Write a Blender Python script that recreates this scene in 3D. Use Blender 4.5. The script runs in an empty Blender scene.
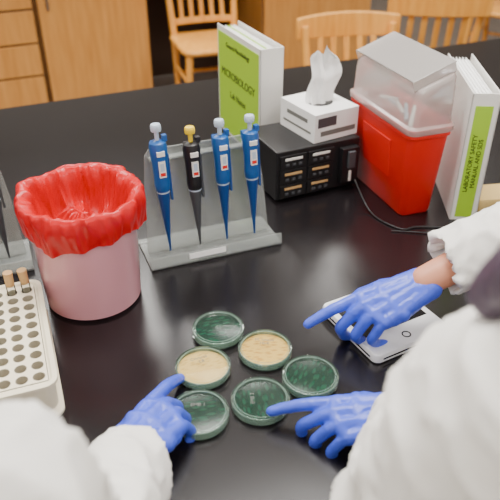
import bpy, bmesh, math, random
from mathutils import Vector, Matrix, noise, Euler
random.seed(4)
R = math.radians
TT = 0.76            # table top height
ANG = 24.0           # bench direction in the room
CA, SA = math.cos(R(ANG)), math.sin(R(ANG))
def AB(a, b): return (a*CA - b*SA, a*SA + b*CA)

# ------------------------------------------------------------------ materials
def lin(c):
    return tuple(((x/255.0)/12.92 if x/255.0 <= 0.04045 else (((x/255.0)+0.055)/1.055)**2.4) for x in c)
def mat(name, rgb, rough=0.5, metal=0.0, noise_amt=0.0, nscale=20, bump=0.0, bscale=60, spec=0.5, trans=0.0, sss=0.0, coat=0.0):
    m = bpy.data.materials.new(name); m.use_nodes = True
    nt = m.node_tree; b = nt.nodes['Principled BSDF']
    c = lin(rgb)
    b.inputs['Base Color'].default_value = (*c, 1)
    b.inputs['Roughness'].default_value = rough
    b.inputs['Metallic'].default_value = metal
    b.inputs['Specular IOR Level'].default_value = spec
    b.inputs['Transmission Weight'].default_value = trans
    b.inputs['Subsurface Weight'].default_value = sss
    b.inputs['Coat Weight'].default_value = coat
    tc = nt.nodes.new('ShaderNodeTexCoord')
    n = nt.nodes.new('ShaderNodeTexNoise'); n.inputs['Scale'].default_value = nscale
    nt.links.new(tc.outputs['Object'], n.inputs['Vector'])
    if noise_amt > 0:
        r = nt.nodes.new('ShaderNodeValToRGB')
        r.color_ramp.elements[0].position = 0.3; r.color_ramp.elements[1].position = 0.7
        r.color_ramp.elements[0].color = (*[x*(1-noise_amt) for x in c], 1)
        r.color_ramp.elements[1].color = (*[min(1, x*(1+noise_amt)) for x in c], 1)
        nt.links.new(n.outputs['Fac'], r.inputs['Fac']); nt.links.new(r.outputs['Color'], b.inputs['Base Color'])
    if bump > 0:
        n2 = nt.nodes.new('ShaderNodeTexNoise'); n2.inputs['Scale'].default_value = bscale
        nt.links.new(tc.outputs['Object'], n2.inputs['Vector'])
        bp = nt.nodes.new('ShaderNodeBump'); bp.inputs['Strength'].default_value = bump; bp.inputs['Distance'].default_value = 0.003
        nt.links.new(n2.outputs['Fac'], bp.inputs['Height']); nt.links.new(bp.outputs['Normal'], b.inputs['Normal'])
    return m
def clear_mat(name, rgb, opacity=0.1, rough=0.06, fres=0.35):
    """thin clear/frosted sheet plastic: transparent + diffuse body + fresnel gloss"""
    m = bpy.data.materials.new(name); m.use_nodes = True
    nt = m.node_tree; nt.nodes.clear()
    out = nt.nodes.new('ShaderNodeOutputMaterial')
    tr = nt.nodes.new('ShaderNodeBsdfTransparent'); tr.inputs[0].default_value = (0.97, 0.98, 0.97, 1)
    df = nt.nodes.new('ShaderNodeBsdfPrincipled'); df.inputs['Base Color'].default_value = (*lin(rgb), 1); df.inputs['Roughness'].default_value = 0.4
    gl = nt.nodes.new('ShaderNodeBsdfGlossy'); gl.inputs['Roughness'].default_value = rough
    m1 = nt.nodes.new('ShaderNodeMixShader'); m1.inputs[0].default_value = opacity
    m2 = nt.nodes.new('ShaderNodeMixShader')
    lw = nt.nodes.new('ShaderNodeFresnel'); lw.inputs['IOR'].default_value = 1.0 + fres
    nt.links.new(tr.outputs[0], m1.inputs[1]); nt.links.new(df.outputs[0], m1.inputs[2])
    nt.links.new(lw.outputs[0], m2.inputs[0]); nt.links.new(m1.outputs[0], m2.inputs[1]); nt.links.new(gl.outputs[0], m2.inputs[2])
    nt.links.new(m2.outputs[0], out.inputs[0])
    return m
def wood_mat(name, rgb, rgb2, rough=0.4, stretch=(12, 12, 1.2)):
    m = bpy.data.materials.new(name); m.use_nodes = True
    nt = m.node_tree; b = nt.nodes['Principled BSDF']; b.inputs['Roughness'].default_value = rough
    tc = nt.nodes.new('ShaderNodeTexCoord'); mp = nt.nodes.new('ShaderNodeMapping'); mp.inputs['Scale'].default_value = stretch
    n = nt.nodes.new('ShaderNodeTexNoise'); n.inputs['Scale'].default_value = 3; n.inputs['Detail'].default_value = 6
    r = nt.nodes.new('ShaderNodeValToRGB')
    r.color_ramp.elements[0].position = 0.3; r.color_ramp.elements[1].position = 0.7
    r.color_ramp.elements[0].color = (*lin(rgb), 1); r.color_ramp.elements[1].color = (*lin(rgb2), 1)
    nt.links.new(tc.outputs['Object'], mp.inputs[0]); nt.links.new(mp.outputs[0], n.inputs['Vector'])
    nt.links.new(n.outputs['Fac'], r.inputs['Fac']); nt.links.new(r.outputs['Color'], b.inputs['Base Color'])
    return m

M = {}
M['epoxy'] = mat('black_epoxy', (22, 19, 21), 0.23, bump=0.03, bscale=900, noise_amt=0.15, nscale=6, spec=0.55)
M['cab'] = wood_mat('cabinet_wood', (194, 132, 62), (212, 152, 80))
M['cabd'] = mat('cabinet_gap', (56, 36, 20), 0.7)
M['oak'] = wood_mat('oak', (214, 144, 54), (234, 170, 80), 0.35)
M['metal'] = mat('metal', (170, 170, 172), 0.3, 1.0)
M['silver'] = mat('silver_shell', (232, 233, 235), 0.25, 0.1)
M['blackp'] = mat('black_plastic', (24, 23, 25), 0.4, bump=0.05, bscale=400)
M['greyp'] = mat('grey_plastic', (70, 72, 76), 0.4)
M['whitep'] = mat('white_plastic', (236, 234, 228), 0.35)
M['cream'] = mat('cream_plastic', (240, 230, 202), 0.4)
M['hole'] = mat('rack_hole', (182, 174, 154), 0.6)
M['paper'] = mat('paper', (242, 242, 240), 0.7)
M['tissue'] = mat('tissue', (250, 250, 248), 0.8)
M['green'] = mat('green_label', (164, 208, 44), 0.5)
M['ink'] = mat('ink', (20, 20, 22), 0.6)
M['inkg'] = mat('ink_grey', (110, 110, 105), 0.6)
M['blue'] = mat('pipette_blue', (24, 86, 156), 0.3)
M['dblue'] = mat('pipette_dark_blue', (20, 68, 134), 0.3)
M['lblue'] = mat('pipette_button', (186, 202, 218), 0.3)
M['yellow'] = mat('yellow_plastic', (235, 200, 30), 0.4)
M['orange'] = mat('label_tan', (205, 165, 110), 0.6)
M['red'] = mat('sharps_red', (216, 28, 14), 0.38, spec=0.4)
M['bag'] = mat('red_bag', (196, 0, 14), 0.33, bump=0.3, bscale=45, spec=0.4)
M['bin'] = clear_mat('bin_translucent', (248, 178, 188), 0.80, 0.18, 0.4)
M['frost'] = clear_mat('frosted_acrylic', (196, 202, 198), 0.32, 0.12, 0.45)
M['lid'] = clear_mat('frosted_lid', (240, 232, 226), 0.36, 0.15, 0.45)
M['clear'] = clear_mat('clear_polystyrene', (200, 215, 205), 0.02, 0.08, 0.18)
M['wall_cl'] = clear_mat('dish_wall', (170, 208, 188), 0.34, 0.05, 0.45)
M['glove'] = mat('nitrile_glove', (66, 90, 214), 0.36, bump=0.22, bscale=90, noise_amt=0.10, nscale=30)
M['coat'] = mat('white_coat', (238, 236, 230), 0.85, bump=0.15, bscale=30)
M['skin'] = mat('skin', (205, 140, 110), 0.5, sss=0.05, noise_amt=0.05)
M['hair1'] = mat('hair_dark', (82, 68, 84), 0.45, bump=0.4, bscale=120)
M['hair2'] = mat('hair_brown', (84, 56, 36), 0.45, bump=0.4, bscale=120)
M['lips'] = mat('lips', (170, 80, 75), 0.4)
M['eye'] = mat('eye_white', (240, 240, 238), 0.2)
M['trouser'] = mat('trousers', (34, 38, 52), 0.8)
M['screen'] = mat('dark_screen', (16, 17, 20), 0.12)
M['sponge'] = mat('sponge_foam', (214, 184, 120), 0.9, bump=0.5, bscale=200)
M['floor'] = mat('floor_vinyl', (120, 108, 98), 0.45, noise_amt=0.12, nscale=30)
M['wallp'] = mat('wall_paint', (205, 200, 190), 0.8)
M['ceil'] = mat('ceiling_tile', (225, 224, 220), 0.9, noise_amt=0.05, nscale=40)

def agar_mat(name, c1, c2, scale, rough=0.2, spec=0.5):
    m = mat(name, c1, rough, spec=spec)
    nt = m.node_tree; b = nt.nodes['Principled BSDF']
    v = nt.nodes.new('ShaderNodeTexVoronoi'); v.inputs['Scale'].default_value = scale
    tc = nt.nodes.new('ShaderNodeTexCoord'); mp = nt.nodes.new('ShaderNodeMapping'); mp.inputs['Scale'].default_value = (1, 2.6, 1)
    r = nt.nodes.new('ShaderNodeValToRGB'); r.color_ramp.elements[0].position = 0.1; r.color_ramp.elements[1].position = 0.5
    r.color_ramp.elements[0].color = (*lin(c2), 1); r.color_ramp.elements[1].color = (*lin(c1), 1)
    nt.links.new(tc.outputs['Object'], mp.inputs[0]); nt.links.new(mp.outputs[0], v.inputs['Vector'])
    nt.links.new(v.outputs['Distance'], r.inputs['Fac']); nt.links.new(r.outputs['Color'], b.inputs['Base Color'])
    return m
M['agar_g'] = agar_mat('agar_green', (2, 46, 32), (14, 74, 52), 60)
M['agar_y'] = agar_mat('agar_cream', (212, 176, 92), (184, 138, 60), 70, 0.6, 0.2)
M['agar_w'] = agar_mat('agar_pale', (214, 184, 110), (194, 158, 84), 80, 0.6, 0.2)

# ------------------------------------------------------------------ mesh helpers
def finish(name, bm, mats, loc=(0, 0, 0), rz=0.0, parent=None, smooth=True, bevel=0.0, seg=2, rot=None, sc=None):
    me = bpy.data.meshes.new(name)
    bmesh.ops.recalc_face_normals(bm, faces=bm.faces[:])
    if sc: bmesh.ops.scale(bm, vec=sc, verts=bm.verts[:])
    bm.to_mesh(me); bm.free()
    for m in mats: me.materials.append(M[m])
    ob = bpy.data.objects.new(name, me)
    bpy.context.scene.collection.objects.link(ob)
    ob.location = loc
    ob.rotation_euler = rot if rot else (0, 0, R(rz))
    if parent: ob.parent = parent
    if bevel > 0:
        mo = ob.modifiers.new('bevel', 'BEVEL'); mo.width = bevel; mo.segments = seg; mo.limit_method = 'ANGLE'; mo.angle_limit = R(40)
    if smooth:
        for p in me.polygons: p.use_smooth = True
        try:
            me.set_sharp_from_angle(angle=R(38))
        except Exception: pass
    return ob
def empty(name, loc=(0, 0, 0), rz=0.0):
    e = bpy.data.objects.new(name, None); bpy.context.scene.collection.objects.link(e)
    e.location = loc; e.rotation_euler = (0, 0, R(rz)); e.empty_display_size = 0.05
    return e
def box(bm, c, s, mi=0, rot=None):
    mtx = Matrix.Translation(c) @ (rot.to_matrix().to_4x4() if rot else Matrix.Identity(4)) @ Matrix.Diagonal((s[0], s[1], s[2], 1))
    r = bmesh.ops.create_cube(bm, size=1.0, matrix=mtx)
    fs = set(f for v in r['verts'] for f in v.link_faces)
    for f in fs: f.material_index = mi
def cone(bm, p0, p1, r0, r1, seg=24, mi=0):
    p0 = Vector(p0); p1 = Vector(p1); d = p1-p0
    if d.length < 1e-7: return
    q = Vector((0, 0, 1)).rotation_difference(d.normalized())
    mtx = Matrix.Translation((p0+p1)/2) @ q.to_matrix().to_4x4()
    r = bmesh.ops.create_cone(bm, cap_ends=True, cap_tris=False, segments=seg, radius1=r0, radius2=r1, depth=d.length, matrix=mtx)
    fs = set(f for v in r['verts'] for f in v.link_faces)
    for f in fs: f.material_index = mi
def sph(bm, p, r, sc=(1, 1, 1), sub=3, mi=0, rot=None):
    mtx = Matrix.Translation(p) @ (rot.to_4x4() if rot else Matrix.Identity(4)) @ Matrix.Diagonal((r*sc[0], r*sc[1], r*sc[2], 1))
    rr = bmesh.ops.create_icosphere(bm, subdivisions=sub, radius=1.0, matrix=mtx)
    fs = set(f for v in rr['verts'] for f in v.link_faces)
    for f in fs: f.material_index = mi
def lathe(bm, prof, seg=48, mi=0, c=(0, 0, 0), closed=False):
    rings = []
    for (r, z) in prof:
        if r < 1e-6: rings.append([bm.verts.new((c[0], c[1], c[2]+z))])
        else: rings.append([bm.verts.new((c[0]+r*math.cos(2*math.pi*i/seg), c[1]+r*math.sin(2*math.pi*i/seg), c[2]+z)) for i in range(seg)])
    n = len(rings)
    for k in range(n if closed else n-1):
        A, B = rings[k], rings[(k+1) % n]
        for i in range(seg):
            j = (i+1) % seg
            if len(A) == 1 and len(B) == 1: continue
            if len(A) == 1: f = bm.faces.new((A[0], B[i], B[j]))
            elif len(B) == 1: f = bm.faces.new((A[i], A[j], B[0]))
            else: f = bm.faces.new((A[i], A[j], B[j], B[i]))
            f.material_index = mi
def rrect(w, d, r, n=5):
    pts = []
    for (cx, cy, a0) in ((w/2-r, d/2-r, 0), (-w/2+r, d/2-r, 90), (-w/2+r, -d/2+r, 180), (w/2-r, -d/2+r, 270)):
        for i in range(n+1):
            a = R(a0+90*i/n); pts.append((cx+r*math.cos(a), cy+r*math.sin(a)))
    return pts
def loft(bm, secs, mi=0, cap0=True, cap1=True):
    rings = []
    for s in secs:
        w, d, r, z = s[:4]; ox = s[4] if len(s) > 4 else 0; oy = s[5] if len(s) > 5 else 0
        rings.append([bm.verts.new((x+ox, y+oy, z(x, y) if callable(z) else z)) for x, y in rrect(w, d, r)])
    for A, B in zip(rings, rings[1:]):
        for i in range(len(A)):
            j = (i+1) % len(A); f = bm.faces.new((A[i], A[j], B[j], B[i])); f.material_index = mi
    if cap0: bm.faces.new(rings[0]).material_index = mi
    if cap1: bm.faces.new(rings[-1]).material_index = mi
def text(name, s, size, mtx, matname, parent=None, ext=0.0004, align='CENTER'):
    cu = bpy.data.curves.new(name, 'FONT'); cu.body = s; cu.size = size; cu.extrude = ext
    cu.align_x = align; cu.align_y = 'CENTER'
    ob = bpy.data.objects.new(name, cu); bpy.context.scene.collection.objects.link(ob)
    bpy.context.view_layer.update()
    me = bpy.data.meshes.new_from_object(ob.evaluated_get(bpy.context.evaluated_depsgraph_get()))
    bpy.data.objects.remove(ob)
    me.materials.clear(); me.materials.append(M[matname])
    ob = bpy.data.objects.new(name, me); bpy.context.scene.collection.objects.link(ob)
    ob.matrix_local = mtx
    if parent: ob.parent = parent
    return ob
def basis(x, y, z, loc):
    m = Matrix((x, y, z)).transposed().to_4x4(); m.translation = Vector(loc); return m

def blob(name, parts, voxel, smooth_it, matname, parent=None, disp=None, post=None):
    bm = bmesh.new()
    for p in parts:
        if p[0] == 's': sph(bm, p[1], p[2], p[3] if len(p) > 3 else (1, 1, 1), 3, 0, p[4] if len(p) > 4 else None)
        elif p[0] == 'c':   # capsule
            cone(bm, p[1], p[2], p[3], p[4], 24); sph(bm, p[1], p[3]); sph(bm, p[2], p[4])
        elif p[0] == 'f':   # flat ended at p2
            cone(bm, p[1], p[2], p[3], p[4], 32); sph(bm, p[1], p[3])
    me = bpy.data.meshes.new(name); bm.to_mesh(me); bm.free()
    ob = bpy.data.objects.new(name, me); bpy.context.scene.collection.objects.link(ob)
    rm = ob.modifiers.new('r', 'REMESH'); rm.mode = 'VOXEL'; rm.voxel_size = voxel; rm.adaptivity = 0
    sm = ob.modifiers.new('s', 'SMOOTH'); sm.iterations = smooth_it; sm.factor = 0.5
    bpy.context.view_layer.update()
    me2 = bpy.data.meshes.new_from_object(ob.evaluated_get(bpy.context.evaluated_depsgraph_get()))
    ob.modifiers.clear(); ob.data = me2; me2.name = name
    me2.materials.clear(); me2.materials.append(M[matname])
    if post: 
        for v in me2.vertices: v.co = post(v.co)
    if disp:
        nn = [v.normal.copy() for v in me2.vertices]
        for v, n in zip(me2.vertices, nn): v.co = v.co + n*disp(v.co)
    for p in me2.polygons: p.use_smooth = True
    if parent: ob.parent = parent
    return ob

# ------------------------------------------------------------------ room
def slab(name, a0, a1, b0, b1, z0, z1, m, bevel=0):
    bm = bmesh.new(); box(bm, (0, 0, 0), (a1-a0, b1-b0, z1-z0))
    x, y = AB((a0+a1)/2, (b0+b1)/2)
    return finish(name, bm, [m], (x, y, (z0+z1)/2), ANG, smooth=False, bevel=bevel)
A0, A1, B0, B1, ZC = -3.4, 6.0, -2.4, 6.6, 3.0
slab('floor', A0, A1, B0, B1, -0.1, 0, 'floor')
slab('ceiling', A0, A1, B0, B1, ZC, ZC+0.1, 'ceil')
slab('wall_back', A0, A1, B1, B1+0.1, 0, ZC, 'wallp')
slab('wall_front', A0, A1, B0-0.1, B0, 0, ZC, 'wallp')
slab('wall_left', A0-0.1, A0, B0, B1, 0, ZC, 'wallp')
slab('wall_right', A1, A1+0.1, B0, B1, 0, ZC, 'wallp')
slab('baseboard_back', A0, A1, B1-0.015, B1, 0, 0.1, 'blackp')
slab('baseboard_right', A1-0.015, A1, B0, B1-0.015, 0, 0.1, 'blackp')
slab('baseboard_left', A0, A0+0.015, B0, B1-0.015, 0, 0.1, 'blackp')

# lab bench
def bench():
    cx, cy = AB(0.4, 1.225)
    root = empty('lab_bench', (cx, cy, 0), ANG)
    bm = bmesh.new(); box(bm, (0, 0, TT-0.0175), (3.9, 1.65, 0.035))
    finish('bench_top', bm, ['epoxy'], parent=root, bevel=0.004, smooth=False)
    bm = bmesh.new()
    box(bm, (0, 0, (TT-0.035+0.1)/2), (3.7, 0.95, TT-0.035-0.1), 0)
    box(bm, (0, 0, 0.05), (3.6, 0.85, 0.1), 1)
    for side in (-1, 1):
        for i in range(6):
            x = -1.54+i*0.616
            box(bm, (x, side*0.483, 0.40), (0.58, 0.016, 0.52), 0)
            box(bm, (x+0.22, side*0.50, 0.55), (0.012, 0.02, 0.1), 2)
    finish('bench_base', bm, ['cab', 'blackp', 'metal'], parent=root, smooth=False, bevel=0.002)
bench()

# base cabinets with knee hole
def cabinets():
    b0 = 3.8
    root = empty('base_cabinet', (0, 0, 0), ANG)
    bm = bmesh.new()
    def unit(a0, a1, kind):
        w = a1-a0; c = (a0+a1)/2
        box(bm, (c, b0+0.31, 0.48), (w, 0.58, 0.76), 0)
        box(bm, (c, b0+0.34, 0.05), (w, 0.5, 0.1), 1)
        if kind == 'd':
            zs = [0.12, 0.30, 0.48, 0.66, 0.86]
            for z0, z1 in zip(zs, zs[1:]):
                box(bm, (c, b0+0.010, (z0+z1)/2), (w-0.02, 0.02, z1-z0-0.012), 0)
                box(bm, (c, b0-0.012, z1-0.045), (0.1, 0.012, 0.014), 2)
            box(bm, (c, b0+0.018, 0.48), (w-0.004, 0.004, 0.75), 1)
        else:
            box(bm, (c, b0+0.010, 0.49), (w-0.02, 0.02, 0.73), 0)
            box(bm, (a0+0.06, b0-0.012, 0.70), (0.014, 0.012, 0.1), 2)
            box(bm, (c, b0+0.018, 0.48), (w-0.004, 0.004, 0.75), 1)
    unit(-1.05, -0.45, 'p'); unit(-0.45, 0.42, 'd'); unit(0.43, 1.05, 'p')
    unit(1.78, 2.58, 'p')
    box(bm, (1.415, b0+0.60, 0.45), (0.75, 0.02, 0.88), 1)
    box(bm, (1.415, b0+0.25, 0.84), (0.73, 0.3, 0.06), 0)
    finish('cabinet_body', bm, ['cab', 'cabd', 'metal'], parent=root, smooth=False, bevel=0.002)
    bm = bmesh.new(); box(bm, (0.765, b0+0.29, 0.885), (3.7, 0.68, 0.03))
    finish('counter', bm, ['epoxy'], parent=root, smooth=False, bevel=0.003)
cabinets()

def chair(loc, rz, zs=1.0):
    """faces local -y"""
    bm = bmesh.new()
    loft(bm, [(0.40, 0.40, 0.06, 0.425), (0.44, 0.43, 0.07, 0.435), (0.44, 0.43, 0.07, 0.452), (0.42, 0.41, 0.06, 0.458)])
    for sx in (-1, 1):
        cone(bm, (sx*0.18, -0.17, 0.43), (sx*0.205, -0.195, 0.0), 0.021, 0.015)
        cone(bm, (sx*0.17, 0.22, 0.0), (sx*0.185, 0.185, 0.45), 0.016, 0.022)
        cone(bm, (sx*0.185, 0.185, 0.44), (sx*0.205, 0.255, 0.80), 0.021, 0.016)
        cone(bm, (sx*0.197, -0.187, 0.16), (sx*0.178, 0.205, 0.16), 0.011, 0.011)
        cone(bm, (sx*0.193, -0.183, 0.27), (sx*0.18, 0.20, 0.27), 0.011, 0.011)
    cone(bm, (-0.2, -0.19, 0.22), (0.2, -0.19, 0.22), 0.011, 0.011)
    cone(bm, (-0.18, 0.205, 0.22), (0.18, 0.205, 0.22), 0.011, 0.011)
    for (z0, z1, y0, th) in ((0.735, 0.832, 0.262, 0.026), (0.50, 0.535, 0.205, 0.02)):
        N = 14; rings = []
        W = 0.240 if z0 > 0.7 else 0.19
        for i in range(N+1):
            t = -1+2*i/N; x = t*W; y = y0+0.03*(1-t*t); up = 0.018*(1-t*t) if z0 > 0.7 else 0
            rings.append([bm.verts.new((x, y-th/2, z0)), bm.verts.new((x, y+th/2, z0)), bm.verts.new((x, y+th/2+0.006, z1+up)), bm.verts.new((x, y-th/2+0.006, z1+up))])
        for A, B in zip(rings, rings[1:]):
            for k in range(4): bm.faces.new((A[k], A[(k+1) % 4], B[(k+1) % 4], B[k]))
        bm.faces.new(rings[0]); bm.faces.new(rings[-1])
    for i in range(5):
        x = -0.125+0.25*i/4; t = x/0.22
        y0 = 0.205+0.03*(1-t*t); y1 = 0.262+0.03*(1-t*t)
        ang = math.atan2(y1-y0, 0.24)
        box(bm, (x, (y0+y1)/2, 0.64), (0.028, 0.012, 0.25), 0, Euler((-ang, 0, 0)))
    return finish('wooden_chair', bm, ['oak'], loc, rz, bevel=0.005, sc=(1, 1, zs))
x, y = AB(1.35, 3.56); chair((x, y, 0), ANG-6)
x, y = AB(1.56, 2.30); chair((x, y, 0), ANG-14, 0.93)
chair((0.92, 3.45, 0), ANG+150)
chair((1.75, 4.6, 0), ANG-60)

# ceiling lights
for a in (-1.6, 0.6, 2.8):
    for b in (-1.0, 1.3, 3.6):
        x, y = AB(a, b)
        bm = bmesh.new(); box(bm, (0, 0, 0), (1.25, 0.65, 0.03), 0); box(bm, (0, 0, -0.016), (1.17, 0.57, 0.004), 1)
        em = M.get('lightpanel')
        if not em:
            em = bpy.data.materials.new('light_diffuser'); em.use_nodes = True
            bs = em.node_tree.nodes['Principled BSDF']; bs.inputs['Emission Color'].default_value = (1, 0.97, 0.93, 1); bs.inputs['Emission Strength'].default_value = 3.0
            M['lightpanel'] = em
        finish('ceiling_light', bm, ['whitep', 'lightpanel'], (x, y, ZC-0.02), ANG, smooth=False)
        l = bpy.data.lights.new('fixture_lamp', 'AREA'); l.shape = 'RECTANGLE'; l.size = 1.3; l.size_y = 0.8
        l.energy = {(0.6, 1.3): 86, (0.6, 3.6): 62, (2.8, 3.6): 48, (-1.6, 3.6): 48}.get((a, b), 34); l.color = (1, 0.965, 0.92)
        lo = bpy.data.objects.new('fixture_lamp', l); bpy.context.scene.collection.objects.link(lo)
        lo.location = (x, y, ZC-0.05); lo.rotation_euler = (0, 0, R(ANG))

w = bpy.data.worlds.new('World'); bpy.context.scene.world = w; w.use_nodes = True
w.node_tree.nodes['Background'].inputs[0].default_value = (0.9, 0.93, 1, 1)
w.node_tree.nodes['Background'].inputs[1].default_value = 0.5

# ------------------------------------------------------------------ petri dishes
def petri(x, y, agar, label=None, rz=0):
    bm = bmesh.new()
    ro, h = 0.0415, 0.013
    lathe(bm, [(0, 0.0004), (ro, 0.0004), (ro, h), (ro-0.0012, h), (ro-0.0012, 0.0016), (0, 0.0016)], 64, 1)
    lathe(bm, [(0, 0.0018), (ro-0.0016, 0.0018), (ro-0.0016, 0.0072), (ro-0.003, 0.0068), (0, 0.0068)], 64, 2)
    rl = 0.0437
    lathe(bm, [(rl-0.0008, 0.0045), (rl, 0.0045), (rl, 0.0142), (rl-0.0008, 0.0150)], 64, 1)
    lathe(bm, [(rl-0.0008, 0.0150), (rl-0.003, 0.0146), (0, 0.0146)], 64, 0)
    lathe(bm, [(rl-0.006, 0.0147), (rl-0.0056, 0.0153), (rl-0.0048, 0.0153), (rl-0.0044, 0.0147)], 64, 1)
    ob = finish('petri_dish', bm, ['clear', 'wall_cl', agar], (x, y, TT), rz)
    if label:
        mt = Matrix.Translation((0, 0.012, 0.0152)) @ Matrix.Rotation(R(-8), 4, 'Z')
        text('marker_writing', label, 0.0085, mt, 'inkg', ob, 0.0001)
    return ob
petri(-0.054, 0.8488, 'agar_g', None, 20)
petri(0.0244, 0.7985, 'agar_y', 'M. luteus\n10-4', 5)
petri(-0.0739, 0.7566, 'agar_w', 'Control\n  LB', 30)
petri(0.0931, 0.7350, 'agar_g', None, 70)
petri(0.0155, 0.6863, 'agar_g', 'EMB 3', 100)
petri(-0.0738, 0.660, 'agar_g', 'EMB 1', 10)

# ------------------------------------------------------------------ biohazard bin
def bin_():
    root = empty('biohazard_waste_bin', (-0.285, 0.960, TT), 0)
    bm = bmesh.new()
    lathe(bm, [(0, 0.001), (0.078, 0.001), (0.084, 0.006), (0.094, 0.203), (0.096, 0.206), (0.096, 0.210), (0.0935, 0.210), (0.0815, 0.008), (0, 0.004)], 64, 0)
    finish('bin_body', bm, ['bin'], parent=root)
    # the liner hanging inside the translucent bin
    bm = bmesh.new(); N = 72; rings = []
    for k in range(13):
        z = 0.022+0.185*k/12
        ring = []
        for i in range(N):
            th = 2*math.pi*i/N; c, s = math.cos(th), math.sin(th)
            r = 0.076+0.012*(k/12)+noise.noise(Vector((c*4, s*4, z*14)))*0.008
            lim = 0.0800+0.0105*(z/0.2)
            ring.append(bm.verts.new((min(r, lim)*c, min(r, lim)*s, z)))
        rings.append(ring)
    for A, B in zip(rings, rings[1:]):
        for i in range(N): bm.faces.new((A[i], A[(i+1) % N], B[(i+1) % N], B[i]))
    bm.faces.new(rings[0])
    finish('bag_liner', bm, ['bag'], parent=root)
    prof = [(0.0985, 0.156), (0.100, 0.166), (0.1015, 0.176), (0.103, 0.188), (0.1035, 0.20), (0.1015, 0.211), (0.095, 0.217), (0.087, 0.214),
            (0.080, 0.206), (0.076, 0.193), (0.074, 0.176), (0.070, 0.158), (0.062, 0.146), (0.050, 0.144), (0.038, 0.152), (0.026, 0.162), (0.014, 0.168), (0.004, 0.170)]
    bm = bmesh.new(); N = 180; rings = []
    for k, (r, z) in enumerate(prof):
        ring = []
        t_in = max(0.0, min(1.0, (k-6)/4.0))
        for i in range(N):
            th = 2*math.pi*i/N
            c, s = math.cos(th), math.sin(th)
            fold = noise.noise(Vector((c*4.2, s*4.2, z*9))) * 0.008 + noise.noise(Vector((c*9, s*9, z*18+3))) * 0.004
            ridge = (1-abs(noise.noise(Vector((c*6+z*20, s*6, z*10+7)))))**5 * 0.006
            rr = r + (fold+ridge)
            if k < 7: rr = max(rr, 0.0985)
            if 8 <= k: rr = min(rr, 0.0865)
            rr = max(rr, 0.002)
            zz = z + noise.noise(Vector((c*2.5, s*2.5, 5+k*0.2)))*(0.018 if k < 3 else 0.009)
            if k < 3: zz += -0.012*max(0, -c)
            q = Vector((rr*c*22, rr*s*22, 1.0))
            zz += t_in*(noise.noise(q)*0.034 + ((1-abs(noise.noise(q*1.6+Vector((4, 2, 0)))))**4)*0.022 - 0.010 + noise.noise(q*3)*0.006)
            ring.append(bm.verts.new((rr*c, rr*s, zz)))
        rings.append(ring)
    for A, B in zip(rings, rings[1:]):
        for i in range(N):
            j = (i+1) % N; bm.faces.new((A[i], A[j], B[j], B[i]))
    bm.faces.new(rings[-1])
    bag = finish('red_bag', bm, ['bag'], parent=root)
    mo = bag.modifiers.new('sub', 'SUBSURF'); mo.levels = 1; mo.render_levels = 1
bin_()

# ------------------------------------------------------------------ pipettes + stand
def pipette(bm, p, body, lower, btn):
    px, py, pz = p
    c = (px, py, pz)
    lathe(bm, [(0, 0), (0.0016, 0), (0.0034, 0.035), (0.0048, 0.05), (0.0052, 0.052), (0.0065, 0.075), (0.0095, 0.115), (0.0110, 0.13), (0.0112, 0.14)], 24, lower, c)
    lathe(bm, [(0.0112, 0.14), (0.0135, 0.147), (0.0140, 0.16), (0.0135, 0.175), (0.0138, 0.20), (0.0155, 0.222), (0.0160, 0.238), (0.0145, 0.247), (0.0085, 0.251), (0, 0.252)], 28, body, c)
    lathe(bm, [(0.0040, 0.250), (0.0040, 0.268), (0.0088, 0.270), (0.0095, 0.275), (0.0092, 0.281), (0.0078, 0.284), (0, 0.285)], 24, btn, c)
    lathe(bm, [(0.0112, 0.139), (0.0122, 0.14), (0.0122, 0.144), (0.0112, 0.145)], 24, 5, c)
    box(bm, (px, py+0.020, pz+0.236), (0.012, 0.026, 0.006), body)
    box(bm, (px, py+0.032, pz+0.229), (0.012, 0.005, 0.018), body)
    box(bm, (px, py-0.0140, pz+0.195), (0.012, 0.006, 0.034), 4)
    box(bm, (px, py-0.0168, pz+0.200), (0.007, 0.0012, 0.016), 5)
    box(bm, (px, py-0.0168, pz+0.185), (0.009, 0.0012, 0.007), 7)
    box(bm, (px, py-0.0150, pz+0.228), (0.014, 0.006, 0.010), 4)
    box(bm, (px+0.0145, py, pz+0.17), (0.004, 0.008, 0.10), lower)
    box(bm, (px+0.0125, py, pz+0.254), (0.008, 0.010, 0.012), body)
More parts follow.
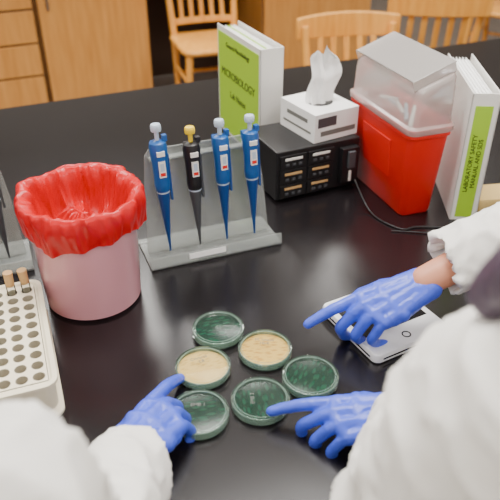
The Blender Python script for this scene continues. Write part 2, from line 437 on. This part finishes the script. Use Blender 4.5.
def stand(loc, rz, pips):
    root = empty('pipette_stand', loc, rz)
    bm = bmesh.new()
    W = 0.275
    box(bm, (W/2, 0.058, 0.003), (W, 0.116, 0.005), 0)
    box(bm, (W/2, 0.0045, 0.0145), (W, 0.004, 0.019), 0, Euler((R(-12), 0, 0)))
    zb, zt, yb, yt = 0.005, 0.214, 0.055, 0.088
    prof = [(0.008, zb), (W-0.008, zb), (W-0.014, 0.12), (W-0.024, zt-0.012), (W-0.034, zt), (0.034, zt), (0.024, zt-0.012), (0.014, 0.12)]
    th = 0.004
    f0 = []; f1 = []
    for (x, z) in prof:
        yy = yb+(yt-yb)*(z-zb)/(zt-zb)
        f0.append(bm.verts.new((x, yy, z))); f1.append(bm.verts.new((x, yy+th, z)))
    bm.faces.new(f0); bm.faces.new(f1[::-1])
    for i in range(len(f0)):
        j = (i+1) % len(f0); bm.faces.new((f0[i], f1[i], f1[j], f0[j]))
    box(bm, (W/2, 0.077, 0.198), (W-0.06, 0.016, 0.005), 0)
    finish('acrylic_stand', bm, ['frost'], parent=root, smooth=False, bevel=0.0008, seg=1)
    bm = bmesh.new(); box(bm, (0.115, 0.0015, 0.016), (0.075, 0.0012, 0.011), 0, Euler((R(-12), 0, 0)))
    finish('stand_label', bm, ['paper'], parent=root, smooth=False)
    for (xx, kind, zs) in pips:
        bm = bmesh.new()
        b = 0 if kind == 'b' else 2
        lo = 1 if kind == 'b' else 3
        pipette(bm, (0, 0, 0), b, lo, 5 if kind == 'b' else 6)
        finish('pipette', bm, ['blue', 'dblue', 'blackp', 'greyp', 'whitep', 'lblue', 'yellow', 'red'], (xx, 0.034, 0.018), parent=root, rot=(R(-3.0), R(-1.5), 0), sc=(1.04, 1.04, zs))
stand((-0.1895, 1.0307, TT), 21.5, [(0.048, 'b', 0.92), (0.110, 'k', 0.87), (0.167, 'b', 0.89), (0.227, 'b', 0.89)])
stand((-0.674, 0.935, TT), 21.5, [(0.235, 'k', 0.9), (0.12, 'b', 0.9)])

# ------------------------------------------------------------------ tube rack
def rack():
    L, Wd, H = 0.265, 0.135, 0.062
    root = empty('test_tube_rack', (-0.385, 0.768, TT), 20.5)
    bm = bmesh.new()
    nx, ny = 5, 10
    cw, cl = (Wd-0.016)/nx, (L-0.02)/ny
    rr = 0.0090
    x0, y0 = -(Wd-0.016)/2, -(L-0.02)/2
    grid = {}
    def gv(i, j):
        if (i, j) not in grid: grid[(i, j)] = bm.verts.new((x0+i*cw, y0+j*cl, H))
        return grid[(i, j)]
    for i in range(nx):
        for j in range(ny):
            cx, cy = x0+(i+.5)*cw, y0+(j+.5)*cl
            n = 16
            ring = [bm.verts.new((cx+rr*math.cos(R(-135)+2*math.pi*q/n), cy+rr*math.sin(R(-135)+2*math.pi*q/n), H)) for q in range(n)]
            low = [bm.verts.new((v.co.x, v.co.y, 0.042)) for v in ring]
            cs = [gv(i, j), gv(i+1, j), gv(i+1, j+1), gv(i, j+1)]
            for s in range(4):
                for q in range(n//4):
                    a = ring[(s*4+q) % n]; b = ring[(s*4+q+1) % n]
                    if q < 2: 
                        bm.faces.new((cs[s], b, a))
                        if q == 1: bm.faces.new((cs[s], cs[(s+1) % 4], b))
                    else: bm.faces.new((cs[(s+1) % 4], b, a))
            for q in range(n):
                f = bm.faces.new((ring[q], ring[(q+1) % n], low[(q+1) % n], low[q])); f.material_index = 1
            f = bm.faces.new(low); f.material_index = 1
    finish('rack_top', bm, ['cream', 'hole'], parent=root)
    bm = bmesh.new()
    loft(bm, [(Wd+0.012, L+0.012, 0.02, 0.0), (Wd+0.012, L+0.012, 0.02, 0.004), (Wd-0.002, L-0.002, 0.016, 0.012), (Wd, L, 0.016, H-0.006), (Wd+0.010, L+0.010, 0.02, H-0.004), (Wd+0.010, L+0.010, 0.02, H+0.002), (Wd-0.004, L-0.004, 0.013, H+0.002), (Wd-0.010, L-0.010, 0.010, H-0.0008), (Wd-0.014, L-0.018, 0.004, H-0.0008)], cap0=True, cap1=False)
    finish('rack_shell', bm, ['cream'], parent=root)
    bm = bmesh.new()
    for (i, j, t) in ((3, 9, 0.3), (4, 9, -0.5)):
        cx, cy = x0+(i+.5)*cw, y0+(j+.5)*cl
        cone(bm, (cx, cy, 0.043), (cx, cy, 0.082), 0.0075, 0.0075, 20, 1)
        cone(bm, (cx, cy, 0.078), (cx+0.002*t, cy, 0.104), 0.0068, 0.0078, 20, 0)
    finish('corked_tubes', bm, ['orange', 'clear'], parent=root)
rack()

# ------------------------------------------------------------------ binders
def binder(loc, rz, T, D, H, cover_label, spine_label):
    root = empty('ring_binder', loc, rz)
    bm = bmesh.new()
    box(bm, (0.0015, D/2, H/2), (0.003, D, H), 0)
    box(bm, (T-0.0015, D/2, H/2), (0.003, D, H), 0)
    box(bm, (T/2, 0.0015, H/2), (T, 0.003, H), 0)
    box(bm, (T*0.47, D/2+0.006, H/2), (T*0.72, D-0.04, H-0.02), 1)
    for i in range(5):
        box(bm, (T*(0.2+0.13*i), D/2+0.010, H/2+0.002), (0.0012, D-0.03, H-0.016), 2 if (i == 2 and cover_label) else 1)
    for z in (0.05, H/2, H-0.05):
        lathe(bm, [(T*0.30, -0.0015), (T*0.30+0.003, -0.0015), (T*0.30+0.003, 0.0015), (T*0.30, 0.0015)], 24, 3, (T/2, T*0.5+0.004, z), True)
    finish('binder_shell', bm, ['whitep', 'paper', 'green', 'metal'], parent=root, smooth=False, bevel=0.001, seg=1)
    if cover_label:
        bm = bmesh.new(); box(bm, (-0.0004, D/2, H*0.49), (0.001, D-0.014, H*0.92), 0)
        finish('cover_label', bm, ['green'], parent=root, smooth=False)
        bx = (Vector((0, -1, 0)), Vector((0, 0, 1)), Vector((-1, 0, 0)))
        text('cover_text', 'MICROBIOLOGY', 0.029, basis(*bx, (-0.0012, D/2, H*0.60)), 'ink', root)
        text('cover_text_small', 'Lab Notes', 0.024, basis(*bx, (-0.0012, D/2, H*0.42)), 'ink', root)
        text('cover_head', 'General Microbiology', 0.017, basis(*bx, (-0.0012, D/2, H*0.86)), 'ink', root)
    if spine_label:
        bm = bmesh.new(); box(bm, (T*0.48, -0.0004, H*0.47), (T*0.62, 0.001, H*0.88), 0)
        finish('spine_label', bm, ['green'], parent=root, smooth=False)
        bx = (Vector((0, 0, 1)), Vector((-1, 0, 0)), Vector((0, -1, 0)))
        text('spine_text', 'LABORATORY SAFETY\nMANUAL AND SDS', 0.013, basis(*bx, (T*0.48, -0.0012, H*0.47)), 'ink', root)
    return root
binder((0.024, 1.518, TT), 24.0, 0.062, 0.272, 0.288, True, False)
binder((0.437, 1.232, TT), -4, 0.056, 0.27, 0.285, False, True)

# ------------------------------------------------------------------ black instrument box
def ibox():
    root = empty('instrument_box', (0.1228, 1.421, TT), 25)
    W, D, H = 0.215, 0.158, 0.125
    bm = bmesh.new()
    box(bm, (0, 0, H/2+0.003), (W, D, H-0.006), 0)
    for sx in (-1, 1):
        for sy in (-1, 1): cone(bm, (sx*0.09, sy*0.06, 0), (sx*0.09, sy*0.06, 0.005), 0.008, 0.008, 16, 1)
    finish('case', bm, ['blackp', 'greyp'], parent=root, smooth=False, bevel=0.004)
    bm = bmesh.new()
    for c in range(2):
        for r_ in range(3):
            cx = -0.066+c*0.070; cz = 0.026+r_*0.036
            box(bm, (cx, -D/2-0.0015, cz), (0.066, 0.004, 0.032), 0)
            box(bm, (cx, -D/2-0.004, cz+0.007), (0.044, 0.0015, 0.006), 2 if r_ < 2 else 3)
            for q in (-1, 0, 1):
                box(bm, (cx+q*0.016, -D/2-0.0045, cz-0.006), (0.008, 0.003, 0.006), 1)
    box(bm, (0.076, -D/2-0.008, 0.066), (0.044, 0.016, 0.085), 0)
    box(bm, (0.076, -D/2-0.018, 0.082), (0.018, 0.010, 0.04), 1)
    box(bm, (0.076, -D/2-0.0165, 0.040), (0.006, 0.004, 0.026), 3)
    finish('front_panel', bm, ['blackp', 'greyp', 'orange', 'whitep'], parent=root, smooth=False, bevel=0.001)
ibox()

def tissue():
    root = empty('tissue_box', (0.160, 1.443, TT+0.1255), 31)
    W, D, H = 0.122, 0.138, 0.066
    bm = bmesh.new()
    box(bm, (0, 0, H/2), (W, D, H), 0)
    box(bm, (0.005, -D/2-0.0002, H*0.28), (W*0.80, 0.0006, H*0.18), 1)
    box(bm, (-W*0.22, -D/2-0.0002, H*0.68), (W*0.42, 0.0006, H*0.34), 2)
    box(bm, (-W/2-0.0002, 0, H*0.3), (0.0006, D*0.8, H*0.08), 1)
    box(bm, (-W/2-0.0002, 0, H*0.66), (0.0006, D*0.6, H*0.14), 1)
    lathe(bm, [(0.0, 0.0004), (0.03, 0.0004), (0.031, 0.0)], 32, 3, (0, 0, H))
    finish('carton', bm, ['paper', 'inkg', 'greyp', 'blackp'], parent=root, smooth=False, bevel=0.0006, seg=1)
    bm = bmesh.new(); N = 36; rows = 22; rings = []
    for k in range(rows):
        t = k/(rows-1); ring = []
        for i in range(N):
            th = 2*math.pi*i/N
            base = 0.018*(1-t)**0.6+0.007+0.011*t
            fl = 1+0.55*math.sin(3*th+1+2*t)*(0.3+0.7*t)+0.25*math.sin(7*th+4*t)
            r = base*max(0.25, fl)
            zz = H+0.105*t+(0.014*math.sin(2*th+0.6)+0.008*math.sin(5*th))*t*t
            ring.append(bm.verts.new((r*math.cos(th)*1.25+0.010*t*math.sin(3*t), r*math.sin(th)*0.6+0.004*math.sin(9*t), zz)))
        rings.append(ring)
    for A, B in zip(rings, rings[1:]):
        for i in range(N): bm.faces.new((A[i], A[(i+1) % N], B[(i+1) % N], B[i]))
    finish('pulled_tissue', bm, ['tissue'], parent=root)
tissue()

# ------------------------------------------------------------------ sharps container
def sharps():
    root = empty('sharps_container', (0.327, 1.368, TT), 20)
    bm = bmesh.new(); H = 0.205
    secs = [(0.072, 0.236, 0.014, 0.0), (0.078, 0.242, 0.016, 0.004), (0.098, 0.262, 0.018, H-0.02), (0.106, 0.272, 0.02, H-0.018), (0.106, 0.272, 0.02, H), (0.098, 0.262, 0.018, H), (0.072, 0.235, 0.014, 0.01)]
    loft(bm, secs)
    for s in (-1, 1): box(bm, (s*0.0440, 0, 0.10), (0.003, 0.12, 0.12), 0, Euler((0, R(s*5.5), 0)))
    finish('red_tub', bm, ['red'], parent=root, bevel=0.001)
    bm = bmesh.new()
    def zz(base, k): return lambda x, y: base+k*(x+0.05)/0.1
    loft(bm, [(0.108, 0.274, 0.02, H-0.010), (0.112, 0.278, 0.02, H-0.006), (0.112, 0.278, 0.02, H+0.004), (0.100, 0.266, 0.018, H+0.008),
              (0.096, 0.258, 0.018, zz(H+0.072, 0.030)), (0.090, 0.250, 0.018, zz(H+0.078, 0.034)), (0.080, 0.24, 0.015, zz(H+0.080, 0.034))], cap0=False)
    e = Euler((0, R(-20), 0))
    box(bm, (-0.004, 0.0, H+0.114), (0.098, 0.235, 0.003), 0, e)
    box(bm, (-0.004, -0.117, H+0.105), (0.098, 0.003, 0.022), 0, e)
    box(bm, (-0.004, 0.117, H+0.105), (0.098, 0.003, 0.022), 0, e)
    finish('clear_lid', bm, ['lid'], parent=root, bevel=0.001)
    bm = bmesh.new()
    for i in range(5):   # discarded tips seen through the lid
        cone(bm, (-0.02+0.01*i, -0.08+0.03*i, 0.19+0.004*i), (0.02-0.01*i, -0.03+0.02*i, 0.215), 0.006, 0.004, 12, i % 2)
    finish('discarded_tips', bm, ['whitep', 'lblue'], parent=root)
sharps()

# cables
def curve(name, pts, rad, m):
    cu = bpy.data.curves.new(name, 'CURVE'); cu.dimensions = '3D'; cu.bevel_depth = rad; cu.bevel_resolution = 3
    sp = cu.splines.new('NURBS'); sp.points.add(len(pts)-1); sp.use_endpoint_u = True; sp.order_u = 4
    for p, q in zip(sp.points, pts): p.co = (*q, 1)
    cu.materials.append(M[m])
    ob = bpy.data.objects.new(name, cu); bpy.context.scene.collection.objects.link(ob); return ob
z = TT+0.0025
curve('power_cable', [(0.238, 1.325, TT+0.05), (0.258, 1.28, TT+0.01), (0.27, 1.25, z), (0.285, 1.22, z), (0.325, 1.18, z), (0.34, 1.19, z), (0.36, 1.20, z), (0.44, 1.19, z), (0.52, 1.17, z), (0.60, 1.22, z), (0.72, 1.5, z), (0.75, 1.8, z)], 0.0019, 'blackp')
curve('usb_cable', [(0.30, 1.18, z), (0.37, 1.175, z), (0.45, 1.15, z), (0.55, 1.20, z), (0.62, 1.22, z), (0.68, 1.1, z)], 0.0014, 'blackp')

bm = bmesh.new(); loft(bm, [(0.125, 0.07, 0.008, 0), (0.13, 0.075, 0.01, 0.005), (0.13, 0.075, 0.01, 0.026), (0.125, 0.07, 0.008, 0.030)])
finish('sponge', bm, ['sponge', 'green'], (0.562, 1.305, TT+0.001), 8)

# tablet
def tablet():
    root = empty('tablet_computer', (0.200, 0.768, TT), 29)
    W, L, T = 0.158, 0.158, 0.018
    bm = bmesh.new(); 
    loft(bm, [(W-0.006, L-0.006, 0.010, 0.0, W/2, L/2), (W, L, 0.012, 0.003, W/2, L/2), (W, L, 0.012, T-0.003, W/2, L/2), (W-0.004, L-0.004, 0.010, T, W/2, L/2)])
    finish('tablet_shell', bm, ['silver'], parent=root)
    bm = bmesh.new()
    box(bm, (W/2, L/2+0.018, T+0.0003), (W-0.026, L-0.058, 0.0006), 0)
    lathe(bm, [(0.0058, 0), (0.0058, 0.0007), (0.0078, 0.0007), (0.0078, 0)], 28, 0, (W/2, 0.0220, T), True)
    box(bm, (0.0, L/2, T*0.5), (0.001, L-0.03, 0.003), 0)
    box(bm, (W/2, 0.0, T*0.5), (W-0.03, 0.001, 0.003), 0)
    finish('tablet_screen', bm, ['screen', 'greyp'], parent=root, smooth=False)
tablet()

# ------------------------------------------------------------------ people
def hand_parts(wrist, dirv, up, left, curls, thumb=(0.55, -0.25, 25), sc=1.0, cuffback=0.036):
    X = Vector(dirv).normalized(); Z = Vector(up); Z = (Z-X*Z.dot(X)).normalized(); Y = Z.cross(X)
    s = -1 if left else 1
    W = Vector(wrist)
    def Lp(x, y, z): return W+(X*x+Y*y*s+Z*z)*sc
    P = []
    mcp = {'i': (0.090, 0.026, 0.000), 'm': (0.094, 0.008, 0.003), 'r': (0.089, -0.011, 0.001), 'p': (0.080, -0.028, -0.004)}
    wy = {'i': 0.013, 'm': 0.004, 'r': -0.005, 'p': -0.013}
    lens = {'i': (0.043, 0.027, 0.021), 'm': (0.047, 0.031, 0.022), 'r': (0.043, 0.029, 0.021), 'p': (0.034, 0.021, 0.018)}
    rad = {'i': 0.0086, 'm': 0.0088, 'r': 0.0084, 'p': 0.0076}
    spl = {'i': 3, 'm': 0, 'r': -3, 'p': -7}
    for f in 'imrp':
        b = mcp[f]; r0 = rad[f]
        P.append(('c', Lp(0.0, wy[f], 0), Lp(*b), 0.0168*sc, 0.0108*sc))
        P.append(('c', Lp(0.02, wy[f]*1.2, -0.008), Lp(b[0]-0.014, b[1], -0.007), 0.0148*sc, 0.0112*sc))
        c = 0; p = Vector(b); sp = R(spl[f])
        for k, (ln, cu) in enumerate(zip(lens[f], curls[f])):
            n = 3
            for q_ in range(n):
                c += cu/n
                a = R(c)
                d = Vector((math.cos(a)*math.cos(sp), math.sin(sp)*abs(math.cos(a)), -math.sin(a)))
                seglen = ln*(0.16 if q_ < n-1 else 0.68)
                q = p+d*seglen
                t0 = (k+q_*0.16)/3.0; t1 = (k+(q_+1)*0.16 if q_ < n-1 else k+1)/3.0
                P.append(('c', Lp(*p), Lp(*q), r0*sc*(1.12-0.26*t0), r0*sc*(1.12-0.26*t1)))
                p = q
    for f, g in (('i', 'm'), ('m', 'r'), ('r', 'p')):
        m0 = Vector(mcp[f]); m1 = Vector(mcp[g])
        P.append(('c', Lp(*m0), Lp(*m1), 0.0104*sc, 0.0104*sc))
        P.append(('c', Lp(*(m0-Vector((0.03, 0, 0)))), Lp(*(m1-Vector((0.03, 0, 0)))), 0.0125*sc, 0.0125*sc))
    t0 = Vector((0.018, 0.012, -0.006)); t1 = Vector((0.048, 0.034, -0.014))
    P.append(('c', Lp(*t0), Lp(*t1), 0.0165*sc, 0.0128*sc))
    P.append(('c', Lp(0.03, 0.012, -0.008), Lp(0.075, 0.024, -0.008), 0.013*sc, 0.0095*sc))
    P.append(('c', Lp(*t1), Lp(0.070, 0.024, -0.008), 0.010*sc, 0.008*sc))
    a, dz, bend = thumb
    d = Vector((math.cos(a), math.sin(a), dz)).normalized()
    t2 = t1+d*0.034
    d2 = Vector((math.cos(a-R(bend)), math.sin(a-R(bend)), dz*1.3)).normalized()
    t3 = t2+d2*0.027
    P.append(('c', Lp(*t1), Lp(*t2), 0.0116*sc, 0.0098*sc)); P.append(('c', Lp(*t2), Lp(*t3), 0.0100*sc, 0.0082*sc))
    for yy in (0.009, -0.009): P.append(('c', Lp(0.010, yy, -0.001), Lp(-cuffback+0.003, yy*0.85, -0.002), 0.0185*sc, 0.0190*sc))
    for yy in (0.008, -0.008): P.append(('c', Lp(-cuffback+0.002, yy, -0.002), Lp(-cuffback, yy, -0.002), 0.0206*sc, 0.0206*sc))
    return P
def gl_disp(co):
    return 0.0003*noise.noise(co*50)+0.0006*(1-abs(noise.noise(co*34+Vector((3, 1, 2)))))**10
def glove(name, parent, *a, **k):
    return blob(name, hand_parts(*a, **k), 0.0017, 8, 'glove', parent, gl_disp)
POINT = {'i': (4, 10, 6), 'm': (40, 62, 35), 'r': (50, 66, 38), 'p': (54, 62, 35)}
POINT_A = {'i': (6, 12, 8), 'm': (44, 58, 34), 'r': (52, 62, 36), 'p': (54, 58, 32)}
POINT_B = {'i': (2, 10, 8), 'm': (32, 58, 36), 'r': (46, 62, 36), 'p': (54, 60, 34)}
RELAX = {'i': (15, 20, 12), 'm': (20, 25, 15), 'r': (24, 28, 16), 'p': (28, 28, 16)}

def head(parent, c, fwd, hair, longhair=None):
    c = Vector(c); F = Vector(fwd).normalized(); S = F.cross(Vector((0, 0, 1))).normalized(); U = S.cross(F)
    rot = Matrix((S, F, U)).transposed()
    def H(x, y, z): return c+S*x+F*y+U*z
    P = [('s', H(0, -0.012, 0.028), 1, (0.075, 0.094, 0.088), rot), ('s', H(0, 0.018, -0.03), 1, (0.060, 0.070, 0.078), rot),
         ('s', H(0, 0.055, -0.082), 1, (0.026, 0.024, 0.020), rot),
         ('c', H(0, 0.082, 0.012), H(0, 0.102, -0.022), 0.007, 0.011), ('s', H(0.012, 0.088, -0.026), 0.008), ('s', H(-0.012, 0.088, -0.026), 0.008),
         ('c', H(-0.035, 0.073, 0.022), H(0.035, 0.073, 0.022), 0.010, 0.010),
         ('s', H(0.036, 0.058, -0.025), 0.020), ('s', H(-0.036, 0.058, -0.025), 0.020),
         ('s', H(0.075, -0.006, -0.008), 1, (0.010, 0.018, 0.030), rot), ('s', H(-0.075, -0.006, -0.008), 1, (0.010, 0.018, 0.030), rot),
         ('c', H(0, -0.02, -0.05), H(0, -0.05, -0.155), 0.052, 0.058)]
    blob('head', P, 0.004, 3, 'skin', parent)
    bm = bmesh.new()
    for s in (-1, 1):
        sph(bm, H(s*0.030, 0.072, 0.005), 0.0125, mi=0); sph(bm, H(s*0.030, 0.081, 0.005), 0.0055, mi=1)
    finish('eyes', bm, ['eye', 'ink'], parent=parent)
    blob('mouth', [('c', H(-0.018, 0.081, -0.052), H(0.018, 0.081, -0.052), 0.006, 0.006), ('s', H(0, 0.086, -0.052), 0.008)], 0.002, 2, 'lips', parent)
    P = [('s', H(0, -0.024, 0.040), 1, (0.086, 0.098, 0.092), rot), ('s', H(0, -0.055, -0.02), 1, (0.078, 0.06, 0.08), rot),
         ('c', H(-0.04, 0.045, 0.085), H(0.045, 0.045, 0.085), 0.026, 0.026)]
    if longhair:
        for chain in longhair:
            for (p, q) in zip(chain, chain[1:]):
                P.append(('c', Vector(p[0]), Vector(q[0]), p[1], q[1]))
    blob('hair', P, 0.005, 2, hair, parent, lambda co: 0.006*noise.noise(Vector((co.x*60, co.y*60, co.z*8))))

def fold(co):
    a = noise.noise(Vector((co.x*9, co.y*9, co.z*9)))*0.007
    b = (1-abs(noise.noise(Vector((co.x*13+4, co.y*13, co.z*13)))))**5*0.010
    c = (1-abs(noise.noise(Vector((co.x*26+9, co.y*26, co.z*26)))))**6*0.004
    return a+b+c-0.003

def person(sh_near, sh_far, neck, chest, pelvis, headc, hfwd, elbow, cuff, far_elbow, far_cuff, hair, radii, longhair=None, near_wrist=None):
    root = empty('lab_person', (0, 0, 0))
    V = Vector
    rs, re, rc = radii
    P = [('c', V(sh_near), V(elbow), rs, re), ('f', V(elbow), V(cuff), re, rc),
         ('c', V(sh_far), V(far_elbow), 0.07, 0.056), ('f', V(far_elbow), V(far_cuff), 0.056, 0.046),
         ('c', V(sh_near), V(neck)-V((0, 0, 0.04)), rs, 0.07), ('c', V(sh_far), V(neck)-V((0, 0, 0.04)), 0.07, 0.07),
         ('c', (V(sh_near)*0.65+V(chest)*0.35), V(chest), 0.085, 0.12), ('c', (V(sh_far)*0.65+V(chest)*0.35), V(chest), 0.085, 0.12),
         ('c', V(chest), V(pelvis), 0.135, 0.145), ]
    ax = (V(sh_far)-V(sh_near)); ax.z = 0; ax.normalize()
    P += [('c', V(chest)+ax*0.06, V(pelvis)+ax*0.055, 0.115, 0.125), ('c', V(chest)-ax*0.06, V(pelvis)-ax*0.055, 0.115, 0.125)]
    for s in (-1, 1):
        hp = V(pelvis)+ax*0.07*s
        P.append(('f', hp, V((hp.x, hp.y, 0.52)), 0.125, 0.13))
    ends = [(V(cuff), (V(cuff)-V(elbow)).normalized(), rc), (V(far_cuff), (V(far_cuff)-V(far_elbow)).normalized(), 0.046)]
    def post(co):
        for (e, d, r) in ends:
            v = co-e; al = v.dot(d); rad = (v-d*al).length
            if -0.006 < al < 0.02 and rad < r-0.008: return co-d*0.03
        return co
    blob('lab_coat', P, 0.006, 4, 'coat', root, fold, post)
    blob('collar', [('c', V(neck)+V((0.045*math.cos(t), 0.045*math.sin(t), -0.02)), V(neck)+V((0.058*math.cos(t+0.5), 0.058*math.sin(t+0.5), -0.035)), 0.014, 0.014) for t in [i*math.pi/6 for i in range(12)]], 0.004, 3, 'coat', root)
    for (e, c, wname, ext) in ((elbow, cuff, 'forearm_near', near_wrist), (far_elbow, far_cuff, 'forearm_far', None)):
        d = (V(c)-V(e)).normalized()
        end = V(ext) if ext else V(c)+d*0.03
        blob(wname, [('c', V(e)*0.5+V(c)*0.5, end, 0.034, 0.0245)], 0.004, 3, 'skin', root)
    bm = bmesh.new()
    for s in (-1, 1):
        hp = V(pelvis)+ax*0.085*s
        k_ = V((hp.x, hp.y+0.02, 0.5)); f_ = V((hp.x, hp.y-0.02, 0.07))
        cone(bm, hp, k_, 0.085, 0.062, 20, 0); cone(bm, k_, f_, 0.062, 0.045, 20, 0); sph(bm, k_, 0.062, mi=0)
        sph(bm, (f_.x, f_.y+0.05, 0.04), 1, (0.045, 0.13, 0.04), mi=1)
    finish('legs', bm, ['trouser', 'blackp'], parent=root)
    head(root, headc, hfwd, hair, longhair)
    return root

# left person
pa = person((-0.168, 0.252, 1.105), (-0.46, 0.12, 1.12), (-0.35, 0.18, 1.19), (-0.35, 0.07, 1.03), (-0.38, -0.06, 0.88),
            (-0.41, 0.25, 1.335), (0.45, 0.8, -0.35), (-0.155, 0.325, 0.890), (-0.152, 0.536, 0.814), (-0.60, 0.22, 0.95), (-0.60, 0.40, 0.84), 'hair2', (0.074, 0.062, 0.052),
            near_wrist=(-0.157, 0.550, 0.808))
glove('gloved_hand_near', pa, (-0.161, 0.543, 0.812), (0.44, 0.89, -0.09), (-0.05, -0.1, 1), False, POINT_A, (0.35, -0.35, 20), sc=1.08)
glove('gloved_hand_far', pa, (-0.60, 0.43, 0.815), (0.1, 0.9, -0.25), (0, 0, 1), True, RELAX)

# near right person, dark hair falling forward
hairchain = [[((0.33, 0.27, 1.38), 0.05), ((0.235, 0.30, 1.30), 0.045), ((0.180, 0.330, 1.250), 0.030), ((0.163, 0.352, 1.215), 0.015)],
             [((0.36, 0.22, 1.36), 0.06), ((0.33, 0.17, 1.24), 0.06), ((0.33, 0.13, 1.14), 0.03)]]
pb = person((0.190, 0.321, 1.125), (0.48, 0.19, 1.13), (0.34, 0.25, 1.20), (0.35, 0.15, 1.03), (0.38, -0.02, 0.88),
            (0.35, 0.32, 1.34), (-0.2, 0.9, -0.45), (0.160, 0.400, 0.905), (0.216, 0.598, 0.824), (0.62, 0.30, 0.92), (0.60, 0.44, 0.85), 'hair1', (0.083, 0.072, 0.048), hairchain,
            near_wrist=(0.199, 0.625, 0.808))
glove('gloved_hand_near', pb, (0.210, 0.622, 0.813), (-0.985, -0.02, -0.12), (0, -0.16, 1), True, POINT_B, (0.3, -0.35, 20), sc=1.01)
glove('gloved_hand_far', pb, (0.595, 0.47, 0.825), (-0.2, 0.9, -0.25), (0, 0, 1), False, RELAX)

# person at the right side
pc = person((0.70, 0.70, 1.15), (0.98, 0.50, 1.15), (0.85, 0.60, 1.22), (0.86, 0.50, 1.05), (0.88, 0.36, 0.88),
            (0.82, 0.68, 1.37), (-0.6, 0.7, -0.35), (0.57, 0.925, 0.975), (0.316, 0.872, 0.886), (1.16, 0.62, 0.95), (1.10, 0.78, 0.85), 'hair2', (0.075, 0.062, 0.052),
            near_wrist=(0.280, 0.852, 0.866))
glove('gloved_hand_near', pc, (0.276, 0.848, 0.862), (-0.93, -0.35, -0.27), (-0.1, -0.34, 1), True, POINT, (0.3, -0.3, 20), sc=1.06, cuffback=0.008)
glove('gloved_hand_far', pc, (1.09, 0.81, 0.825), (-0.3, 0.9, -0.25), (0, 0, 1), False, RELAX)

# ------------------------------------------------------------------ camera
cd = bpy.data.cameras.new('camera'); cam = bpy.data.objects.new('camera', cd)
bpy.context.scene.collection.objects.link(cam)
cam.location = (0, 0, TT+0.72); cam.rotation_euler = (R(57), 0, 0)
cd.sensor_width = 36; cd.lens = 46.8; cd.clip_start = 0.02
cd.dof.use_dof = True; cd.dof.focus_distance = 1.12; cd.dof.aperture_fstop = 5.0
bpy.context.scene.camera = cam
